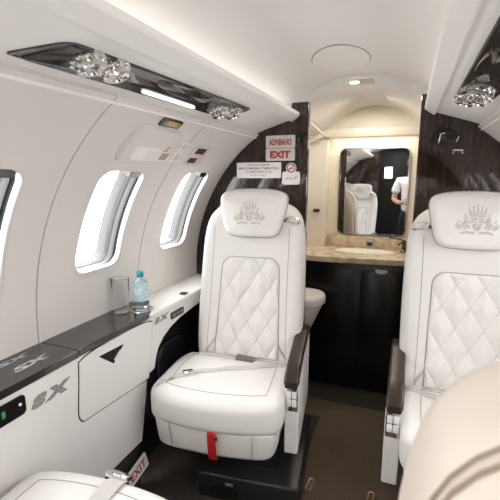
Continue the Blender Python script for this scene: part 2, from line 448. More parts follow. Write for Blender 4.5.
# mirror
mo = (-.198, 2.49, .853)
mr = thing('wall_mirror', 'rounded rectangular mirror in a thin dark rim on the lit cream panel', 'mirror', mo)
lp = rrect(-.194, 0, .190, .505, .03, 6)
MB().prism([(p[0], -.006, p[1]) for p in lp], [(p[0], .006, p[1]) for p in lp]).build('mirror_glass', 'mirror', mr, smooth=False)
mb = MB(); mb.rings([[(p[0], y, p[1]) for p in lq] for lq, y in ((inset(lp, .003), -.0055), (inset(lp, .002), -.010), (inset(lp, -.004), -.010), (inset(lp, -.005), .006))], True)
mb.build('rim', 'chrome', mr)

# lavatory seat cushion at the left
sx = thing('lavatory_seat', 'rounded cream leather bench seat jutting into the washroom entry', 'seat', (-.66, 2.03, 0))
ol = smooth_poly([(-.28, -.12), (.20, -.12), (.285, -.04), (.285, .06), (.22, .13), (-.28, .13)], 2)
def lf(u, v, w): return (u, v, .585-w-.0*u)
mb = pillow(ol, .055, .022, lf, .006); mb.build('seat_pad', 'leather', sx)
ol2 = [Vector((p[0]*.97-.005, p[1]*.95)) for p in ol]
def lf2(u, v, w):
    s = max(0, min(1, (w)/.15)); return (-.28+(u+.28)*(1-.13*s**3), v*(1-.2*s), .532-w)
mb = pillow(ol2, .175, .008, lf2, 0); mb.build('underside_shell', 'leather2', sx)
MB().box((-.28, -.10, 0), (-.05, .10, .357), .01).build('plinth', 'blackgloss', sx)
# small latch on the cream pier
tag(MB().box((-.535, 2.408, .985), (-.497, 2.424, 1.004), .003).box((-.522, 2.400, .990), (-.510, 2.410, 1.0), .002).build('wall_fitting', 'black'), 'small black fitting on the cream pier left of the mirror', 'switch')

# ------------------------------------------------------------------ ceiling fittings
el2 = lambda rx, ry, dz, cx=-.250, cy=1.505: [(cx+rx*math.cos(2*PI*k/48), cy+ry*math.sin(2*PI*k/48), ceil_z(cx-CX+rx*math.cos(2*PI*k/48))-dz) for k in range(48)]
mb = MB(); mb.rings([el2(.097, .150, -.001), el2(.097, .150, .005), el2(.093, .146, .0065), el2(.088, .140, .0045), el2(.03, .05, .0025), el2(.002, .002, .0025)], True, False, True)
hatch = tag(mb.build('ceiling_hatch', 'ceiling'), 'flush white oval access cover in the cabin ceiling', 'ceiling cover')
MB().loop(el2(.0985, .1515, .0010), .0011, 6).build('edge_gap', 'gasket', hatch)
cl = thing('ceiling_lamp', 'small oblong bezelled lamp in the ceiling step before the washroom', 'ceiling lamp', (CX+.008, 1.80, 1.587))
rot = math.atan2(1.6045-1.575, .085)
def sl(p, dz):                                            # onto the sloped header
    y = 1.8175+p[1]*math.cos(rot); z = 1.590-p[1]*math.sin(rot); return (p[0]+.006, y-1.80-dz*math.sin(rot), z-1.587-dz*math.cos(rot))
lp = rrect(-.078, -.030, .078, .030, .028, 6)
MB().rings([[sl(p, d) for p in lq] for lq, d in ((lp, -.004), (lp, .004), (inset(lp, .006), .006), (inset(lp, .009), .004))], True).build('bezel', 'ceiling', cl)
lq = inset(lp, .008); MB().rings([[sl(p, .003) for p in lq], [sl((p[0]*.02, p[1]*.02), .004) for p in lq]], True, False, True).build('lens', 'lenswarm', cl)
lq = rrect(-.052, -.010, -.012, .010, .009, 4); MB().prism([sl(p, .003) for p in lq], [sl(p, .0065) for p in lq]).build('bulb', 'lens', cl)

# ------------------------------------------------------------------ overhead service panels
SL = math.atan2(1.4555-1.400, .178)                         # slope of the housing underside
def under(side, s, y, d=0):
    """point on the sloped underside: s 0 at the inner lip, 1 at the outer edge; d below the surface"""
    x = .302+.178*s; z = 1.4555-.0555*s
    return Vector((CX+side*(x-d*math.sin(SL)), y, z-d*math.cos(SL)))
def gasper(side, s, y, root, sx=1):
    base = under(side, s, y); nrm = (under(side, s, y, 1)-base).normalized()
    q = Vector((0, 0, 1)).rotation_difference(nrm)
    def pl(p): return base+q @ Vector(p)
    mb = MB(); rg = []
    for r, z, k in ((.036, 0, 0), (.036, .004, 0), (.029, .007, 0), (.027, .012, .12), (.026, .024, .12), (.022, .028, .05), (.014, .029, 0), (.012, .024, 0), (.002, .024, 0)):
        rg.append([pl((r*(1+k*(1 if j % 2 else -1))*math.cos(2*PI*j/32), r*(1+k*(1 if j % 2 else -1))*math.sin(2*PI*j/32), z)) for j in range(32)])
    mb.rings(rg, True, False, True)
    g = mb.build('air_nozzle', 'chrome', root, ang=20)
    mb = MB()
    for j in range(11):
        a = 2*PI*j/11; c = pl((.0315*math.cos(a), .0315*math.sin(a), .009)); mb.lathe([(.0001, -.006), (.004, -.005), (.0065, -.0015), (.0065, .002), (.004, .005), (.0001, .006)], c, 8)
    mb.build('facet_ring', 'chrome', g, ang=10)
def service_panel(side, label):
    o = (CX+side*.39, 1.0, 1.428)
    root = thing('overhead_vent_panel', label, 'overhead panel', (0, 0, 0))
    cor = [(.80, .535), (.30, .60), (.19, 1.44), (.74, 1.43)] if side < 0 else [(.80, .40), (.20, .46), (.20, 1.48), (.72, 1.46)]     # (s, Y)
    cor = [Vector(c) for c in cor]
    lp = []
    for i in range(4):
        a, b, c = cor[i-1], cor[i], cor[(i+1) % 4]; k = (.012, .03, .02, .03)[i]
        d1 = (a-b); d2 = (c-b); l1 = math.hypot(d1.x*.19, d1.y); l2 = math.hypot(d2.x*.19, d2.y)
        p1 = b+d1*min(.4, k/l1); p2 = b+d2*min(.4, k/l2)
        for j in range(6): u = j/5; lp.append(p1*(1-u)**2+b*2*u*(1-u)+p2*u*u)
    cen = sum(lp, Vector((0, 0)))/len(lp)
    mb = MB(); rg = []
    for s, d in ((1, -.001), (1, .003), (.985, .0035), (.97, .001), (.94, -.006), (.6, -.010), (.3, -.011), (.02, -.011)):
        rg.append([under(side, (cen+(p-cen)*s).x, (cen+(p-cen)*s).y, d) for p in lp])
    # keep the dish just proud of the housing so that it shows
    rg = [[p+(under(side, .5, 0, .012)-under(side, .5, 0)) if i > 3 else p for p in r] for i, r in enumerate(rg)]
    mb.rings(rg, True, False, True); mb.build('glossy_insert', 'chromedark', root, ang=60)
    for s, y in ((.47, .672), (.45, .742), (.55, 1.29), (.45, 1.365)) if side < 0 else ((.62, .68), (.54, .75), (.52, 1.345), (.38, 1.40)): gasper(side, s, y, root)
    mb = MB(); a = []
    for k in range(28):
        u = 2*PI*k/28; a.append((.40+.16*math.cos(u)-.0*math.sin(u), 1.04+.14*math.sin(u)))
    mb.rings([[under(side, p[0], p[1], .003) for p in a], [under(side, .40+(p[0]-.40)*.9, 1.04+(p[1]-1.04)*.9, .008) for p in a], [under(side, .40+(p[0]-.40)*.05, 1.04+(p[1]-1.04)*.05, .010) for p in a]], True, False, True)
    mb.build('speaker_cover', 'chromedark', root)
    mb = MB(); b = rrect(.665, .90, .725, 1.17, .02, 3)
    mb.prism([under(side, p[0], p[1], .002) for p in b], [under(side, p[0], p[1], .007) for p in b]); rl = mb.build('reading_light', 'lens', root); rl['label'] = 'lit white strip lens'
    return root
service_panel(-1, 'dark chrome overhead panel with air nozzles above the row of windows')
service_panel(1, 'dark glossy overhead panel with air nozzles above the seat beside the dark partition')

# ------------------------------------------------------------------ fittings on the left sidewall
KD = 180/PI/RAD
def wallpatch(loop, d0, d1, rnd=.003):
    """raised patch on the left wall: loop in (Y, deg)"""
    mb = MB(); lp = [Vector((p[0], p[1]/KD)) for p in loop]
    rg = []
    for lq, d in ((lp, d0), (lp, d1-rnd), (inset(lp, rnd*.3), d1-rnd*.3), (inset(lp, rnd), d1)):
        rg.append([cyl(-1, p[0], p[1]*KD, RAD-d) for p in lq])
    cen = sum(lp, Vector((0, 0)))/len(lp); lq = inset(lp, rnd)
    for s in (.6, .3, .01): rg.append([cyl(-1, (cen+(p-cen)*s).x, (cen+(p-cen)*s).y*KD, RAD-d1) for p in lq])
    return mb.rings(rg, True, False, True)
def dl(y0, t0, y1, t1, r=.01, n=5): return [(p[0], p[1]*KD) for p in rrect(y0, t0/KD, y1, t1/KD, r, n)]
ox = thing('oxygen_mask_box', 'white oxygen mask box with a dished open door above the windows', 'mask box')
wallpatch(dl(1.005, 40.6, 1.275, 50.6, [.02, .02, .045, .045]), -.002, .018, .012).build('housing', 'wall', ox)
wallpatch(dl(1.05, 41.6, 1.26, 45.6, .012), .012, .0186, .001).build('recess', 'psu', ox)
wallpatch(dl(1.12, 42.4, 1.20, 44.6, .006), .014, .0198, .001).build('flap', 'shell', ox)
wallpatch(dl(1.20, 42.2, 1.245, 44.4, .006), .014, .0198, .001).build('gap_shade', 'beigedark', ox)  # raised dark beige patch puts the shade of the gap into colour
MB().tube([cyl(-1, 1.19, 44.9, RAD-.014), cyl(-1, 1.205, 45.4, RAD-.024), cyl(-1, 1.215, 46.6, RAD-.016)], .003, 6).build('pull_cord', 'brass', ox)
wl = thing('sidewall_lamp', 'small dark bezelled lamp high on the sidewall above the mask box', 'lamp')
wallpatch(dl(1.085, 51.3, 1.20, 53.7, .008), -.002, .006, .003).build('bezel', 'chromedark', wl)
wallpatch(dl(1.115, 51.8, 1.19, 53.3, .006), .005, .007, .001).build('lens', 'brass', wl)
def sticker(name, label, y0, t0, y1, t1, m, marks, mm, cat='placard', grp=None):
    st = thing(name, label, cat, group=grp)
    wallpatch(dl(y0, t0, y1, t1, .004, 3), -.001, .0016, .0008).build('plate', m, st)
    for a in marks: wallpatch(dl(*a[:4], a[4] if len(a) > 4 else .003, 3), .001, .0021, .0003).build('printed_mark', a[5] if len(a) > 5 else mm, st)
sticker('wall_placard', 'upper pale placard with faint pictograms beside the oxygen mask box', 1.272, 44.5, 1.36, 47.6, 'white', [(1.282, 45.1, 1.312, 47.0, .008), (1.326, 45.1, 1.350, 46.9, .008)], 'signgrey')
sticker('wall_placard', 'lower pale placard with faint pictograms beside the oxygen mask box', 1.258, 40.8, 1.365, 44.2, 'white', [(1.270, 41.3, 1.308, 43.6, .01), (1.325, 41.3, 1.355, 43.6, .01)], 'signgrey')
sticker('instruction_placard', 'grey instruction placard with two dark red blocks near the partition', 1.415, 40.0, 1.545, 47.2, 'signgrey', [(1.445, 44.2, 1.52, 46.3, .003), (1.435, 40.9, 1.50, 42.7, .003)], 'darkred')

# ------------------------------------------------------------------ signs on the left partition
def flat_sign(name, label, x0, z0, x1, z1, plate, r=.006, y=YA-.0008):
    st = thing(name, label, 'sign', ((x0+x1)/2, y, (z0+z1)/2))
    w, h = (x1-x0)/2, (z1-z0)/2; lp = rrect(-w, -h, w, h, r, 4)
    MB().prism([(p[0], -.003, p[1]) for p in lp], [(p[0], .0006, p[1]) for p in lp]).build('plate', plate, st, smooth=False)
    return st
def sign_text(st, s, w, h, x, z, m, weight=0, y=-.0038, name='lettering'):
    vs, fs = fit_text(s, w, h, 0, weight); return MB().add([(v[0]+x, y, v[1]+z) for v in vs], fs).build(name, m, st, smooth=False)
s = flat_sign('word_sign', 'grey plate lettered in red, directly above the exit plate', -.649, 1.330, -.506, 1.387, 'signgrey'); sign_text(s, 'ADNBAHO', .112, .029, 0, -.002, 'signred', .045)
s = flat_sign('exit_sign', 'grey plate reading EXIT in red on the dark partition', -.649, 1.271, -.506, 1.328, 'signgrey'); sign_text(s, 'EXIT', .100, .034, 0, 0, 'signred', .06)
s = flat_sign('notice_sign', 'wide white notice with four lines of small print on the dark partition', -.800, 1.190, -.572, 1.264, 'white', .003)
for i, (ln, w) in enumerate((('PLACE-ICIM IB', .11), ('MAKSIMUM VTMBETER', .205), ('ICI MEDEBOLS IN', .13), ('LUGE A VERO', .085))):
    sign_text(s, ln, w, .0105 if i < 3 else .007, 0, .026-.0165*i, 'ink' if i != 1 else 'signred', .01)
s = flat_sign('pictogram_sign', 'white sign with a red circle no-smoking symbol on the dark partition', -.566, 1.160, -.479, 1.221, 'white', .012)
MB().lathe([(.001, 0), (.025, 0), (.025, .003), (.001, .003)], (-.0, -.001, .046), 28, (0, -1, 0)).build('disc', 'white', s)
MB().loop([(.019*math.cos(2*PI*k/28), -.0042, .046+.019*math.sin(2*PI*k/28)) for k in range(28)], .0026).tube([(-.013, -.0042, .033), (.013, -.0042, .059)], .0024).build('red_circle', 'signred', s)
MB().tube([(-.012, -.0044, .044), (.010, -.0044, .044)], .0022).build('cigarette', 'ink', s)
MB().tube([(-.026, -.0035, -.006), (-.016, -.0035, .002), (-.012, -.0035, -.008)], .0018).tube([(.012, -.0035, -.004), (.028, -.0035, .006)], .002).tube([(-.004, -.0035, .004), (.003, -.0035, -.010)], .0018).build('figures', 'signred', s)
# hook and plate added for small reflections in the right partition
s = thing('reflection_hook', 'small chrome double hook shape added for a pale reflection on the dark partition above the headrest', 'hook', (.172, YA-.001, 1.296))
MB().box((-.018, -.003, .004), (.02, .002, .010), .001).build('plate', 'chrome', s)
MB().tube([(-.012, -.003, .007), (-.015, -.014, -.002), (-.020, -.018, -.006)], .0026).tube([(.012, -.003, .007), (.015, -.014, -.002), (.020, -.018, -.006)], .0026).build('prong', 'chrome', s)
s = thing('wall_fitting', 'small dark plate with chrome edges added for reflections high on the dark partition', 'switch', (.135, YA-.001, 1.352))
MB().box((-.034, -.004, -.024), (.034, .001, .024), .002).build('plate', 'blackgloss', s)
MB().tube([(-.036, -.005, -.02), (-.03, -.007, .016), (-.014, -.006, .02)], .0028).build('edge_glint', 'chrome', s)
MB().tube([(.03, -.006, -.016), (.037, -.006, .004)], .0028).build('edge_glint', 'chrome', s)

# ------------------------------------------------------------------ left side console
XP = -.889
con = thing('side_console', 'long white lower side panel under the windows beside the seats', 'side panel', (0, 0, 0))
def pz(pts, x0, x1):
    return MB().prism([(x0, p[0], p[1]) for p in pts], [(x1, p[0], p[1]) for p in pts])
arch = [(1.13, .20), (1.165, .35), (1.182, .445), (1.232, .452), (1.243, .49), (1.262, .525), (1.30, .556), (1.36, .580), (1.44, .597), (1.58, .608), (1.855, .615), (1.855, .664)]
pz([(YF, .20)]+arch+[(YF, .664)], XP, XP-.02).build('lower_panel', 'shell', con, smooth=False, bevel=.003)
pz([(YF, .205), (1.125, .205), (1.125, .0), (YF, .0)], XP-.012, XP-.02).build('kick_plate', 'carpetdark', con, smooth=False)
MB().box((-1.06, 1.08, 0), (-.975, 1.855, .62)).build('recess_liner', 'black', con, smooth=False)
MB().box((-1.06, 1.20, .608), (-.905, 1.855, .664)).build('top_rail', 'black', con, smooth=False)
# white armrest cap behind the veneer
cap = [(-1.035, 1.20), (-.887, 1.20), (-.887, 1.857), (-1.035, 1.857)]
MB().box((-1.052, 1.21, .662), (-.880, 1.857, .683), .007).build('cap_rail', 'leather', con)
# veneer top
vt = [(-1.058, YF)]+[(-.884, YF), (-.884, 1.17)]+[(-.884-.026*(1-math.cos(a)), 1.17+.075*math.sin(a)) for a in [k*PI/12 for k in range(1, 7)]]+[(-.955, 1.305), (-.985, 1.315), (-1.058, 1.315)]
va = [p for p in vt]
def split(y0, y1):
    out = []
    for p in vt: out.append((p[0], min(max(p[1], y0), y1)))
    return out
MB().prism([(p[0], p[1], .667) for p in split(YF, .851)], [(p[0], p[1], .689) for p in split(YF, .851)]).build('veneer_top', 'ledge', con, smooth=False, bevel=.004)
MB().prism([(p[0], p[1], .667) for p in [q for q in vt if q[1] > .8]+[(-1.058, .855), (-.884, .855)]], [(p[0], p[1], .689) for p in [q for q in vt if q[1] > .8]+[(-1.058, .855), (-.884, .855)]]).build('veneer_top', 'ledge', con, smooth=False, bevel=.004)
MB().loop([(-.94+.042*math.cos(2*PI*k/32), 1.235+.042*math.sin(2*PI*k/32), .6895) for k in range(32)], .003).build('cup_ring', 'chrome', con)
# folding table door
door = smooth_poly([(.853, .664), (.8535, .62), (.840, .505), (.838, .48), (.850, .455), (.875, .454), (1.17, .4335), (1.19, .4335), (1.19, .46), (1.225, .62), (1.225, .664)], 2)
pz(inset([(p[0], p[1]) for p in door], -.004), XP+.0006, XP-.004).build('door_gap', 'matteblack', con, smooth=False)
td = pz(door, XP+.004, XP-.002).build('table_door', 'shell', con, smooth=False, bevel=.0025)
pz([(.932, .634), (1.052, .628), (.998, .580)], XP+.0048, XP+.002).build('pull_recess_shade', 'matteblack', td, smooth=False)  # proud black triangle painted in for the shade of the recess
MB().add([(XP+.0055, 1.054, .624), (XP+.0055, .990, .570), (XP+.011, 1.000, .588), (XP+.011, 1.038, .617), (XP+.003, 1.0, .595), (XP+.003, 1.03, .615)], [(0, 1, 2, 3), (3, 2, 4, 5)]).build('pull_lip', 'shell', td, smooth=False)
# printed emblems
def panel_text(s, w, h, y, z, m, name='emblem_letters', weight=.10):
    vs, fs = fit_text(s, w, h, .25, weight); return MB().add([(XP+.0013, y+v[0], z+v[1]) for v in vs], fs).build(name, m, con, smooth=False)
panel_text('S X', .140, .036, .752, .606, 'logo'); panel_text('S X', .105, .024, 1.292, .640, 'logo')
def top_text(s, w, h, x, y, m):
    vs, fs = fit_text(s, w, h, .25, .05); return MB().add([(x-v[1], y+v[0], .6897) for v in vs], fs).build('emblem_letters', m, con, smooth=False)
top_text('SX', .125, .030, -.945, .745, 'logolight'); top_text('SX', .11, .024, -1.005, .735, 'logolight')
# switch panels
sp = thing('cabin_switch_panel', 'black switch panel with a green light near the front of the white side panel', 'switch panel', (XP, .60, .625))
lp = rrect(-.10, -.028, .067, .026, [.006, .012, .012, .006], 4)
MB().prism([(.0005, p[0], p[1]) for p in lp], [(.005, p[0], p[1]) for p in lp]).build('bezel', 'blackgloss', sp, bevel=.001)
MB().box((.004, .000, -.008), (.0065, .009, .009), .001).build('indicator_light', 'green', sp)
MB().lathe([(.004, 0), (.004, .003), (.0001, .0035)], (.004, .050, .004), 14, (1, 0, 0)).build('push_button', 'white', sp)
sp = thing('seat_switch_panel', 'small black three-key switch panel at the aft end of the white side panel', 'switch panel', (XP, 1.405, .625))
lp = rrect(-.05, -.0145, .05, .0145, .007, 4)
MB().prism([(.0005, p[0], p[1]) for p in lp], [(.005, p[0], p[1]) for p in lp]).build('bezel', 'black', sp, bevel=.001)
for k in (-1, 0, 1): MB().box((.004, k*.029-.011, -.008), (.0066, k*.029+.011, .008), .0015).build('key', 'gasket', sp)
tag(MB().box((-.918, 1.475, .683), (-.888, 1.505, .690), .003).build('console_latch', 'black'), 'tiny dark latch on the white console cap behind the bottle', 'latch')
# dark padded pouch in the recess
po = thing('storage_pouch', 'dark navy padded pouch in the recess beside the seat', 'pouch', (-.965, 1.45, 0))
ol = rrect(-.20, .18, .24, .56, .06, 6)
pillow(ol, .03, .014, lambda u, v, w: (.025-w, u, v), .006).build('pouch_back', 'navy', po)
ol = rrect(-.14, .20, .06, .50, .05, 6)
pillow(ol, .02, .012, lambda u, v, w: (.045-w, u, v), .004).build('pocket', 'navy', po)
# floor-level exit plate leaning on the kick plate
s = thing('floor_exit_sign', 'small white plate reading EXIT at floor level below the white side panel', 'sign', (-.868, 1.068, .128), 0)
s.rotation_euler = (0, 0, 0)
def fx(u, v, d): return (.010*v/.03*-.5+d, u*.84+v*-.10, v*.84+u*.18)
lp = rrect(-.064, -.033, .064, .033, .008, 4)
MB().prism([fx(p[0], p[1], 0) for p in lp], [fx(p[0], p[1], .003) for p in lp]).build('plate', 'white', s, smooth=False)
vs, fs = fit_text('EXIT', .10, .036, 0, .03); MB().add([fx(v[0], v[1], .0038) for v in vs], fs).build('lettering', 'signred', s, smooth=False)

# lower panelling of the opposite side, out of the photograph's view, closes the cabin
struct(MB().box((.512, YF, .0), (.532, YA, .664), .003).box((.512, YF, .66), (.64, YA, .684), .005).build('wall_right_lower', 'shell'))

# ------------------------------------------------------------------ bottle and glass
b = thing('water_bottle', 'small clear water bottle with teal cap and label on the dark ledge', 'bottle', (-.940, 1.235, .690))
MB().lathe([(.0, 0), (.026, 0), (.030, .004), (.030, .06), (.029, .062), (.030, .064), (.030, .092), (.026, .108), (.016, .122), (.0115, .128), (.0115, .136)]).build('bottle_body', 'water', b)
MB().lathe([(.0305, .038), (.0307, .040), (.0307, .088), (.0305, .090)]).build('label_sleeve', 'bottlelabel', b)
MB().lathe([(.0, .150), (.012, .150), (.0135, .148), (.0135, .131), (.0132, .130), (.0, .130)], seg=24).build('cap', 'teal', b)
g = thing('drinking_glass', 'clear drinking glass standing beside the water bottle', 'glass', (-.995, 1.185, .690))
MB().lathe([(.0, 0), (.027, 0), (.028, .003), (.034, .130), (.033, .131), (.032, .129), (.0265, .008), (.0, .007)], seg=32).build('tumbler', 'glass', g)

# ------------------------------------------------------------------ floor fittings
for (x, y, lab) in ((-.286, 1.375, 'copper rimmed floor track cover nearer the quilted seat with the red strap'), (-.058, 1.39, 'copper rimmed floor track cover below the other armrest')):
    f = thing('floor_track_cover', lab, 'floor cover', (x, y, .001), R_(-3), 'floor track covers')
    lp = rrect(-.013, -.035, .013, .035, .0125, 5)
    MB().rings([[(p[0], p[1], z) for p in lq] for lq, z in ((lp, -.0005), (lp, .004), (inset(lp, .002), .005), (inset(lp, .005), .004), (inset(lp, .006), .001))], True).build('rim', 'copper', f)
    lq = inset(lp, .005); MB().prism([(p[0], p[1], 0) for p in lq], [(p[0], p[1], .002) for p in lq]).build('insert', 'carpet', f, smooth=False)

# ------------------------------------------------------------------ seats
def crest_polys():
    P = []
    def add(*p): P.append(list(p))
    # crown
    add((-.022, .020), (.022, .020), (.024, .025), (-.024, .025))
    for x, h in ((-.024, .047), (-.012, .050), (0, .056), (.012, .050), (.024, .047)):
        b = x*.8; add((b-.0045, .0265), (b+.0045, .0265), (x+.0012, h), (x-.0012, h))
        add(*[(x+.0028*math.cos(2*PI*k/6), h+.0028*math.sin(2*PI*k/6)) for k in range(6)])
    # shield: four quarters
    add((-.017, .001), (-.001, .001), (-.001, .017), (-.018, .017)); add((.001, .001), (.017, .001), (.018, .017), (.001, .017))
    add((-.016, -.001), (-.001, -.001), (-.001, -.026), (-.009, -.020)); add((.001, -.001), (.016, -.001), (.009, -.020), (.001, -.026))
    # supporters: rearing beasts
    for s in (-1, 1):
        for poly in ([(.022, .012), (.030, .022), (.038, .020), (.036, .008), (.044, -.004), (.040, -.020), (.030, -.022), (.024, -.006)],
                     [(.018, .004), (.027, .010), (.027, .004), (.020, -.001)], [(.044, -.010), (.056, .000), (.062, -.010), (.054, -.022), (.044, -.024)],
                     [(.028, .024), (.034, .030), (.039, .023)], [(.018, -.010), (.024, -.008), (.027, -.016), (.021, -.018)], [(.046, .004), (.052, .012), (.055, .006), (.049, -.001)]):
            q = [(s*x, z) for x, z in poly]; add(*(q if s > 0 else q[::-1]))
        # ribbon ends
        q = [(s*x, z) for x, z in ((.006, -.028), (.030, -.026), (.048, -.030), (.046, -.037), (.028, -.033), (.006, -.036))]; add(*(q if s > 0 else q[::-1]))
    return P

def make_seat(sg, label):
    """executive seat facing -Y, aisle side at x*sg; origin on the floor at the back crease"""
    root = thing('passenger_seat', label, 'seat')
    ZB = .44
    def sh(z): return (z-ZB)*.075
    # --- backrest
    half = [(.0, .405), (.20, .405), (.222, .425), (.227, .50), (.225, .70), (.216, .90), (.207, .985), (.186, 1.045), (.143, 1.082), (.095, 1.092), (0, 1.094)]
    ol = smooth_poly([(x, z) for x, z in half]+[(-x, z) for x, z in reversed(half[1:-1])], 2)
    def ln(z): return sg*.022*max(0, z-.44)/.6
    def bf(u, v, w): return (u+ln(v), w+sh(v), v)
    bmb = pillow(ol, .155, .05, bf, 0, .05, 96)
    back = bmb.build('backrest', 'leather', root)
    # rear shell in the beige leather with a double row of stitching
    ol_r = resample(ol, 96)
    def rf(u, v, w): return (u+ln(v), .185-w+sh(v), v)
    mbs = pillow([(-p[0], p[1]) for p in inset(ol_r, .004)], .075, .045, rf, 0, .02, 96)
    shell = mbs.build('rear_shell', 'leather2', root); shell['label'] = 'beige leather rear of the backrest'
    mb = MB()
    for d, w in ((.0034, .062), (.0034, .050)): mb.loop([rf(-p[0], p[1], w) for p in inset(ol_r, d)], .0017, 5)
    mb.build('stitching', 'seam2', shell)
    # quilted centre
    z0, z1, rc = .452, .872, .045
    def hw(z):
        w = .137-.020*(z-z0)/(z1-z0)
        if z > z1-rc: w -= rc-math.sqrt(max(0, rc*rc-(z-(z1-rc))**2))
        return w
    NU, NV = 96, 144; rows = []
    for j in range(NV+1):
        z = z0+(z1-z0)*j/NV; w = hw(z); row = []
        for i in range(NU+1):
            u = -1+2*i/NU; x = u*w
            a = (x/.088+(z-z0)/.150); b2 = (x/.088-(z-z0)/.150)
            da = abs(a-round(a)); db = abs(b2-round(b2))
            h = .015*min(1, (min(da, db)/.5))**.55*(.55+.45*(max(da, db)/.5))
            e = min(1, min((w-abs(x))/.010, (z1-z)/.010, (z-z0)/.010+.4)); e = max(0, e)**.5
            row.append((x+ln(z)+sg*.004, sh(z)+.001-(.0015+h)*e, z))
        rows.append(row)
    mb = MB(); mb.rings(rows, False); q = mb.build('quilted_panel', 'leather', back, ang=80)
    mb = MB()
    for fam in (-1, 1):
        for k in range(-6, 7):
            seg = []
            for j in range(241):
                z = z0+(z1-z0)*j/240; x =   .088*(k-fam*(z-z0)/.150)
                if abs(x) < hw(z)-.006 and z < z1-.006: seg.append((x+ln(z)+sg*.004, sh(z)-.0013, z))
            if len(seg) > 6: mb.tube(seg[::4]+[seg[-1]], .0009, 4)
    mb.build('quilt_stitch_shade', 'stitch', q)  # thread lines darkened to put shade into the quilt grooves
    def edge(k=40):
        pts = [(-hw(z0), z0)]+[(-hw(z), z) for z in [z0+(z1-z0)*(1-(1-t/k)**2) for t in range(1, k+1)]]
        return pts+[(-x, z) for x, z in reversed(pts)]
    mb = MB(); mb.tube([(x*1.012+ln(z)+sg*.004, sh(z)-.0004, z) for x, z in edge()], .0017, 6); mb.build('piping', 'seam', back)
    # bolster seams
    for s in (-1, 1):
        MB().tube([(s*(.172-.016*math.sin((z-.44)/.6*PI*.5))+ln(z), sh(z)-.0002, z) for z in [.445+.55*k/24 for k in range(25)]], .0011, 5).build('bolster_seam', 'seam', back)
    # --- headrest
    HX = sg*.033
    hh = [(0, .962), (.085, .963), (.112, .985), (.126, 1.05), (.137, 1.105), (.128, 1.132), (.085, 1.146), (0, 1.150)]
    olh = smooth_poly([(x+HX, z) for x, z in hh]+[(-x+HX, z) for x, z in reversed(hh[1:-1])], 2)
    def hf(u, v, w): return (u, w-.062+sh(v)+(v-1.05)*.10, v)
    hm = pillow(olh, .095, .03, hf, .012, .03, 80); head = hm.build('headrest', 'leather', root)
    bm = bmesh.new(); bm.from_mesh(head.data); bvh = BVHTree.FromBMesh(bm); bm.free()
    mb = MB()
    for poly in crest_polys():
        vs = []
        for x, z in poly:
            hit = bvh.ray_cast(Vector((x*1.02+HX-sg*.006, -1, z+1.052)), Vector((0, 1, 0)))
            vs.append((x*1.02+HX-sg*.006, hit[0].y-.0011, z+1.052))
        mb.add(vs, [tuple(range(len(vs)))])
    cr = mb.build('crest_emblem', 'crest', head, smooth=False); cr['label'] = 'grey embossed crest with a crown, shield and two beasts'
    mb = MB(); mb.loop([hf(p[0], p[1], .034) for p in inset(resample(olh, 80), -.0012)], .0018, 5); mb.build('headrest_piping', 'seam', head)
    # chrome release handle at the aisle side of the headrest
    hx = sg*.190
    mb = MB(); mb.loop([(hx+sg*(.024*math.cos(2*PI*k/24)), -.010+sh(1.03), 1.028+.010*math.sin(2*PI*k/24)-.006*math.cos(2*PI*k/24)) for k in range(24)], .005, 8)
    mb.tube([(hx-sg*.030, .02, 1.028), (hx-sg*.034, -.006+sh(1.03), 1.034)], .006, 8)
    mb.build('release_handle', 'chrome', root)
    # --- seat cushion
    front = [(-.246, -.20), (-.246, -.29), (-.235, -.325), (-.19, -.350), (-.10, -.368), (0, -.374), (.10, -.368), (.19, -.350), (.235, -.325), (.246, -.29), (.246, -.20)]
    olc = smooth_poly(front+[(.240, .01), (.19, .035), (-.19, .035), (-.240, .01)], 2)
    def cf(u, v, w): return (u-sg*.034, v, .452-w-.012*max(0, (v+.1)/.13)+.004*math.cos(u/.246*1.4)-(.016*max(0, (-v-.28)/.1)**2 if w < .04 else 0))
    cm = pillow(olc, .128, .033, cf, .006, .03, 96); cush = cm.build('seat_cushion', 'leather', root)
    bm = bmesh.new(); bm.from_mesh(cush.data); cb = BVHTree.FromBMesh(bm); bm.free()
    def top(x, y, d=.002):
        h = cb.ray_cast(Vector((x, y, 1)), Vector((0, 0, -1)))
        return Vector((x, y, (h[0].z if h[0] else .42)+d))
    inner = [(p[0]-sg*.034, p[1]) for p in inset(resample(olc, 96), .058)]
    mb = MB(); mb.loop([top(p[0], p[1], .0003) for p in inner], .0013, 5); mb.build('cushion_seam', 'seam', cush)
    # faint quilting lines on the cushion
    mb = MB()
    for k in range(-3, 5):
        for s in (-1, 1):
            pts = []
            for j in range(15):
                y = -.27+.25*j/14; x = k*.085-.02+s*(y+.14)*.70
                if abs(x) < .17: pts.append(top(x, y, -.0004))
            if len(pts) > 2: mb.tube(pts, .0013, 4)
    mb.build('cushion_quilting', 'leather', cush)
    # --- base under the cushion
    olb = smooth_poly([(-.232, -.20), (-.232, -.30), (-.215, -.335), (-.16, -.352), (0, -.362), (.16, -.352), (.215, -.335), (.232, -.30), (.232, -.20), (.232, .04), (-.232, .04)], 2)
    def bsf(u, v, w): return (u*(1-.04*w/.1)-sg*.034, v*(1-.03*w/.1), .338-w)
    bm_ = pillow(olb, .112, .008, bsf, 0, .022, 96); base = bm_.build('seat_base', 'leather', root)
    for x in (-.150, .155):
        y = -.354
        MB().tube([(x*(1-.04*w/.1)-sg*.034, y*(1-.03*w/.1)-.0005, .338-w) for w in (0, .02, .05, .08, .095)], .0016, 5).build('base_seam', 'seam', base)
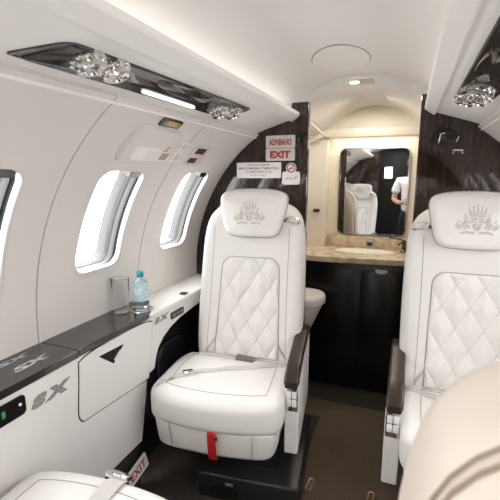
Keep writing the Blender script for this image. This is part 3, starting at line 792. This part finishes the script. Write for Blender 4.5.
    # red pull strap
    mb = MB(); mb.ribbon([(-.02, -.345, .345), (-.02, -.372, .334), (-.02, -.371, .30), (-.02, -.366, .262), (-.02, -.356, .228)], (1, 0, 0), .030, .003); st = mb.build('pull_strap', 'red', root)
    MB().box((-.006, -.377, .315), (.004, -.370, .330), .002).build('snap', 'chrome', st)
    # --- pedestal and floor plinth
    MB().box((-.16, -.20, .095), (.18, .10, .24), .01).build('pedestal', 'black', root)
    pl = MB().box((-.115, -.285, .004), (.275, .18, .105), .012, 3).build('floor_plinth', 'black', root)
    MB().box((-.065, -.2885, .03), (.05, -.284, .066), .002).build('track_cover', 'navy', pl)
    MB().box((.0, -.290, .070), (.03, -.284, .080), .002).build('track_latch', 'steel', pl)
    # --- armrest on the aisle side
    ax0, ax1 = .210, .259
    prof = [(-.238, .208), (.13, .242), (.13, .540), (.05, .536), (-.05, .526), (-.15, .510), (-.215, .496), (-.238, .486)]
    mb = MB(); mb.prism([(sg*ax0, p[0], p[1]) for p in prof], [(sg*ax1, p[0], p[1]) for p in prof]); arm = mb.build('armrest', 'shell', root, smooth=False, bevel=.006)
    pad = [(-.252, .474), (-.250, .492), (-.225, .510), (-.15, .528), (-.05, .545), (.05, .555), (.125, .559), (.136, .552)]
    rg = []
    for i, p in enumerate(pad):
        a = pad[max(0, i-1)]; b = pad[min(len(pad)-1, i+1)]; t2 = Vector((b[0]-a[0], b[1]-a[1])).normalized(); nn = Vector((-t2.y, t2.x))
        cs = []
        k = .55 if i in (0, len(pad)-1) else 1
        for (cx, ch) in rrect(-.027, -.024, .026, .010*k, [.006, .006, .010*k, .010*k], 3):
            cs.append((sg*(.2335+cx*(.8 if k < 1 else 1)), p[0]+nn.x*ch, p[1]+nn.y*ch))
        rg.append(cs)
    MB().rings(rg, True, True, True).build('armrest_pad', 'brown', arm, ang=50)
    # control plate on the front of the arm
    cp = MB().box((min(sg*.2125, sg*.2565), -.2425, .380), (max(sg*.2125, sg*.2565), -.236, .472), .003).build('control_plate', 'chrome', arm)
    for (xa, xb, za, zb) in ((.2165, .2335, .399, .426), (.2355, .2525, .399, .426), (.2165, .2335, .430, .457), (.2355, .2525, .430, .457)):
        MB().box((min(sg*xa, sg*xb), -.2455, za), (max(sg*xa, sg*xb), -.241, zb), .002).build('button', 'white', cp)
    # --- seat belt
    pts = []
    P = [(sg*.225, -.005), (sg*.15, -.055), (sg*.05, -.115), (-sg*.06, -.16), (-sg*.15, -.20), (-sg*.215, -.252), (-sg*.244, -.296)]
    for i in range(len(P)-1):
        for k in range(6): u = k/6; pts.append((P[i][0]*(1-u)+P[i+1][0]*u, P[i][1]*(1-u)+P[i+1][1]*u))
    pts.append(P[-1])
    v3 = [top(x, y, .003+.002*math.sin(i*.9)) for i, (x, y) in enumerate(pts)]
    bl = MB().ribbon(v3+[Vector((-sg*.256, -.305, .418)), Vector((-sg*.258, -.303, .375))], (.35*sg, 1, 0), .026).build('seat_belt', 'belt', root)
    v3 = [top(x, y, .0035+.002*math.sin(k*1.3)) for k, (x, y) in enumerate([(-sg*.20, -.012), (-sg*.15, -.022), (-sg*.10, -.026), (-sg*.05, -.034), (-sg*.02, -.036)])]
    MB().ribbon(v3, (0, 1, 0), .026).build('buckle_strap', 'belt', bl)
    bk = MB().box((-.038, -.016, 0), (.038, .016, .022), .004).build('buckle', 'buckle', bl); bk.location = (sg*.012, -.038, .446); bk.rotation_euler = (0, R_(3*sg), R_(-6*sg))
    c2 = MB().box((-.02, -.014, 0), (.02, .014, .012), .003).build('belt_clip', 'chrome', bl); p = top(-sg*.165, -.215); c2.location = p; c2.rotation_euler = (0, 0, R_(32*sg))
    return root
def copy_tree(o, parent=None):
    c = o.copy(); C.objects.link(c)
    if parent: c.parent = parent
    for ch in list(o.children): copy_tree(ch, c)
    return c
GR = 'executive cabin seats'
sA = make_seat(1, 'quilted ivory seat beside the windows, with a red strap hanging from its base'); sA.location = (-.600, 1.462, 0); sA.rotation_euler.z = R_(7.5); sA['group'] = GR
sB = make_seat(-1, 'quilted ivory seat in front of the dark partition without signs'); sB.location = (.236, 1.472, 0); sB.rotation_euler.z = R_(0); sB['group'] = GR
sC = copy_tree(sB); sC.location = (-.575, .348, 0); sC.rotation_euler.z = R_(180+3); sC['group'] = GR; sC['label'] = 'ivory seat showing only its cushion and chrome buckle, beside the EXIT floor plate'
sD = copy_tree(sA); sD.location = (.239, .42, 0); sD.rotation_euler.z = R_(180); sD['group'] = GR; sD['label'] = 'blurred beige stitched seat back closest to the viewer'

def recline(root, deg):
    m = Matrix.Translation((0, 0, .44)) @ Matrix.Rotation(R_(-deg), 4, 'X') @ Matrix.Translation((0, 0, -.44))
    for ch in root.children:
        if ch.name.split('.')[0] in ('backrest', 'rear_shell', 'headrest', 'release_handle'):
            ch.matrix_local = m @ ch.matrix_local
recline(sC, 17); recline(sD, 2)
def drop(o):
    for ch in list(o.children): drop(ch)
    bpy.data.objects.remove(o)
for root, kinds in ((sD, ('release_handle',)), (sC, ('seat_belt',))):
    for ch in list(root.children):
        if ch.name.split('.')[0] in kinds: drop(ch)
for ch in sD.children:
    if ch.name.split('.')[0] == 'headrest': ch.location += Vector((-.045, 0, -.05))
# the near seat's belt lies straight over its front edge
bl = MB().ribbon([(.02, -.05, .462), (.022, -.15, .466), (.028, -.25, .466), (.034, -.32, .462), (.037, -.352, .452)], (1, 0, 0), .045, .003).build('seat_belt', 'belt', sC)
bk = MB().box((-.034, -.012, 0), (.034, .012, .014), .004).build('buckle', 'chrome', bl); bk.location = (.044, -.362, .446); bk.rotation_euler = (R_(18), 0, R_(-4))
for ch in sD.children:                                     # this seat shows its beige back
    if ch.name.split('.')[0] in ('backrest', 'headrest'):
        ch.material_slots[0].link = 'OBJECT'; ch.material_slots[0].material = M['leather2']

# ------------------------------------------------------------------ person seen in the mirror
def skin_body(name, joints, edges, m, parent=None, sub=2, root=0):
    me = bpy.data.meshes.new(name); me.from_pydata([j[0] for j in joints], edges, []); me.update()
    o = bpy.data.objects.new(name, me); C.objects.link(o)
    md = o.modifiers.new('skin', 'SKIN'); md.use_smooth_shade = True
    for i, j in enumerate(joints):
        me.skin_vertices[0].data[i].radius = (j[1], j[2] if len(j) > 2 else j[1]); me.skin_vertices[0].data[i].use_root = (i == root)
    s = o.modifiers.new('sub', 'SUBSURF'); s.levels = sub; s.render_levels = sub
    me.materials.append(M[m])
    if parent: o.parent = parent
    return o
pr = thing('person', 'person in a white short-sleeved shirt and dark trousers, seen in the mirror', 'person', (.035, -.42, 0)); pr.scale = (.95, .95, .95)
# body faces the mirror (+Y): legs, torso, neck, head, arms in one skin
J = [((0, 0, .78), .095, .075), ((0, .0, .92), .085, .065), ((0, .0, 1.10), .10, .065), ((0, 0, 1.19), .085, .055), ((0, .005, 1.265), .046), ((0, .008, 1.325), .046), ((0, .024, 1.372), .060, .070), ((0, .020, 1.42), .074, .086), ((0, .010, 1.465), .070, .080),
     ((-.150, 0, 1.185), .042), ((-.205, .0, 1.04), .040), ((-.215, .0, .955), .036), ((-.15, .10, .92), .030), ((-.085, .17, .93), .022),
     ((.150, 0, 1.185), .042), ((.205, 0, 1.04), .040), ((.215, .0, .955), .036), ((.15, .10, .92), .030), ((.085, .17, .93), .022),
     ((-.08, 0, .70), .062), ((-.085, .0, .42), .05), ((-.09, -.01, .08), .038), ((-.09, .08, .035), .03),
     ((.08, 0, .70), .062), ((.085, .0, .42), .05), ((.09, -.01, .08), .038), ((.09, .08, .035), .03)]
Ed = [(0, 1), (1, 2), (2, 3), (3, 4), (4, 5), (5, 6), (6, 7), (7, 8), (3, 9), (9, 10), (10, 11), (11, 12), (12, 13), (3, 14), (14, 15), (15, 16), (16, 17), (17, 18), (0, 19), (19, 20), (20, 21), (21, 22), (0, 23), (23, 24), (24, 25), (25, 26)]
skin_body('body', J, Ed, 'skin', pr)
for s in (-1, 1):                                          # fingers and thumb closing on each other before the waist
    for k in range(4):
        b0 = Vector((s*(.078), .178, .945-k*.014)); l = (.9, 1, .95, .75)[k]
        skin_body('finger', [(b0, .008), (b0+Vector((-s*.028*l, .012, -.002)), .0075), (b0+Vector((-s*.048*l, .004, -.006)), .007), (b0+Vector((-s*.055*l, -.010, -.006)), .006)], [(0, 1), (1, 2), (2, 3)], 'skin', pr, 1)
    b0 = Vector((s*.09, .165, .95)); skin_body('thumb', [(b0, .010), (b0+Vector((-s*.016, -.004, .02)), .009), (b0+Vector((-s*.034, .006, .026)), .007)], [(0, 1), (1, 2)], 'skin', pr, 1)
JS = [((0, 0, .74), .140, .12), ((0, 0, .92), .130, .11), ((0, 0, 1.10), .148, .11), ((0, 0, 1.20), .125, .092), ((0, .003, 1.26), .066), ((-.155, 0, 1.195), .064), ((-.198, 0, 1.075), .060), ((-.206, 0, 1.035), .058), ((.155, 0, 1.195), .064), ((.198, 0, 1.075), .060), ((.206, 0, 1.035), .058)]
skin_body('shirt', JS, [(0, 1), (1, 2), (2, 3), (3, 4), (3, 5), (5, 6), (6, 7), (3, 8), (8, 9), (9, 10)], 'shirt', pr)
JT = [((0, 0, .90), .120, .10), ((0, 0, .72), .12, .10), ((-.082, 0, .64), .088), ((-.086, 0, .42), .068), ((-.09, -.008, .045), .056), ((.082, 0, .64), .088), ((.086, 0, .42), .068), ((.09, -.008, .045), .056)]
skin_body('trousers', JT, [(0, 1), (1, 2), (2, 3), (3, 4), (1, 5), (5, 6), (6, 7)], 'trouser', pr)
mb = MB(); rows = []
for i in range(13):
    th = PI*.64*i/12; row = []
    for j in range(28):
        ph = 2*PI*j/28; front = max(0, math.sin(ph)); t2 = th*(1-.42*front)
        row.append((.080*math.sin(t2)*math.cos(ph), .004+.094*math.sin(t2)*math.sin(ph), 1.432+.100*math.cos(t2)))
    rows.append(row)
mb.rings(rows, True, True); mb.build('hair', 'hair', pr)
for s in (-1, 1):
    MB().lathe([(.0, -.008), (.006, -.005), (.008, 0), (.006, .005), (0, .008)], (s*.028, .082, 1.43), 12).build('eye', 'white', pr)
    MB().lathe([(.0, -.004), (.003, -.002), (.004, 0), (.003, .002), (0, .004)], (s*.028, .0885, 1.43), 10).build('pupil', 'matteblack', pr)
    skin_body('ear', [((s*.066, .01, 1.44), .010), ((s*.074, .0, 1.425), .012), ((s*.068, .008, 1.405), .008)], [(0, 1), (1, 2)], 'skin', pr, 1)
    skin_body('shoe', [((s*.09, -.03, .035), .036), ((s*.09, .05, .032), .036, .03), ((s*.092, .12, .027), .032, .024)], [(0, 1), (1, 2)], 'matteblack', pr)
skin_body('nose', [((0, .088, 1.435), .009), ((0, .105, 1.408), .012), ((0, .09, 1.402), .012)], [(0, 1), (1, 2)], 'skin', pr, 1)
skin_body('mouth', [((-.022, .082, 1.372), .005), ((0, .090, 1.373), .007), ((.022, .082, 1.372), .005)], [(0, 1), (1, 2)], 'darkred', pr, 1)

# ------------------------------------------------------------------ light
def area(name, loc, rot, sx, sy, power, col=(1, 1, 1)):
    l = bpy.data.lights.new(name, 'AREA'); l.shape = 'RECTANGLE'; l.size = sx; l.size_y = sy; l.energy = power; l.color = col
    o = bpy.data.objects.new(name, l); C.objects.link(o); o.location = loc; o.rotation_euler = rot; return o
for s in (-1, 1):
    area('cove_fill_light', (CX+s*.335, .18, 1.482), (PI, R_(-55*s), 0), .05, 3.2, .75, (1, .985, .965))  # unseen strips added above the lips to lift the ceiling
    for y in WINY:                                         # daylight standing at each window
        p = cyl(s, y, 24.2, RAD+.12); a = R_(24.2)
        area('window_daylight', p, (0, s*(PI/2-a)+(0), 0), .36, .22, 2.0, (1, .99, .985))
area('forward_fill_light', (CX, -.45, 1.585), (0, 0, 0), .35, .8, 8.2, (1, .985, .97))  # unseen lamp added behind the camera to fill the cabin
area('mirror_light', (-.21, 2.455, 1.412), (R_(25), 0, 0), .46, .03, .32, (1, .90, .72))
area('vestibule_fill_light', (-.21, 2.15, 1.572), (0, 0, 0), .16, .10, 2.0, (1, .92, .80))  # hidden lamp added behind the header to brighten the cream panels

w = bpy.data.worlds.new('daylight'); bpy.context.scene.world = w; w.use_nodes = True
bg = w.node_tree.nodes['Background']; bg.inputs[0].default_value = (1, 1, 1, 1); bg.inputs[1].default_value = 6

# ------------------------------------------------------------------ camera
cam = bpy.data.cameras.new('camera'); co = bpy.data.objects.new('camera', cam); C.objects.link(co)
cam.sensor_width = 36; cam.lens = 400/500*36; cam.clip_start = .02
co.location = (0, 0, 1.2); co.rotation_euler = (PI/2-R_(10.481), 0, R_(21.471))
cam.dof.use_dof = True; cam.dof.focus_distance = 1.6; cam.dof.aperture_fstop = 9
bpy.context.scene.camera = co
sc = bpy.context.scene
sc.view_settings.view_transform = 'Standard'; sc.view_settings.look = 'None'; sc.view_settings.exposure = .22
sc.cycles.use_denoising = True
sc.cycles.max_bounces = 14; sc.cycles.diffuse_bounces = 8; sc.cycles.glossy_bounces = 6; sc.cycles.transmission_bounces = 10; sc.cycles.transparent_max_bounces = 12
sc.cycles.sample_clamp_indirect = 6
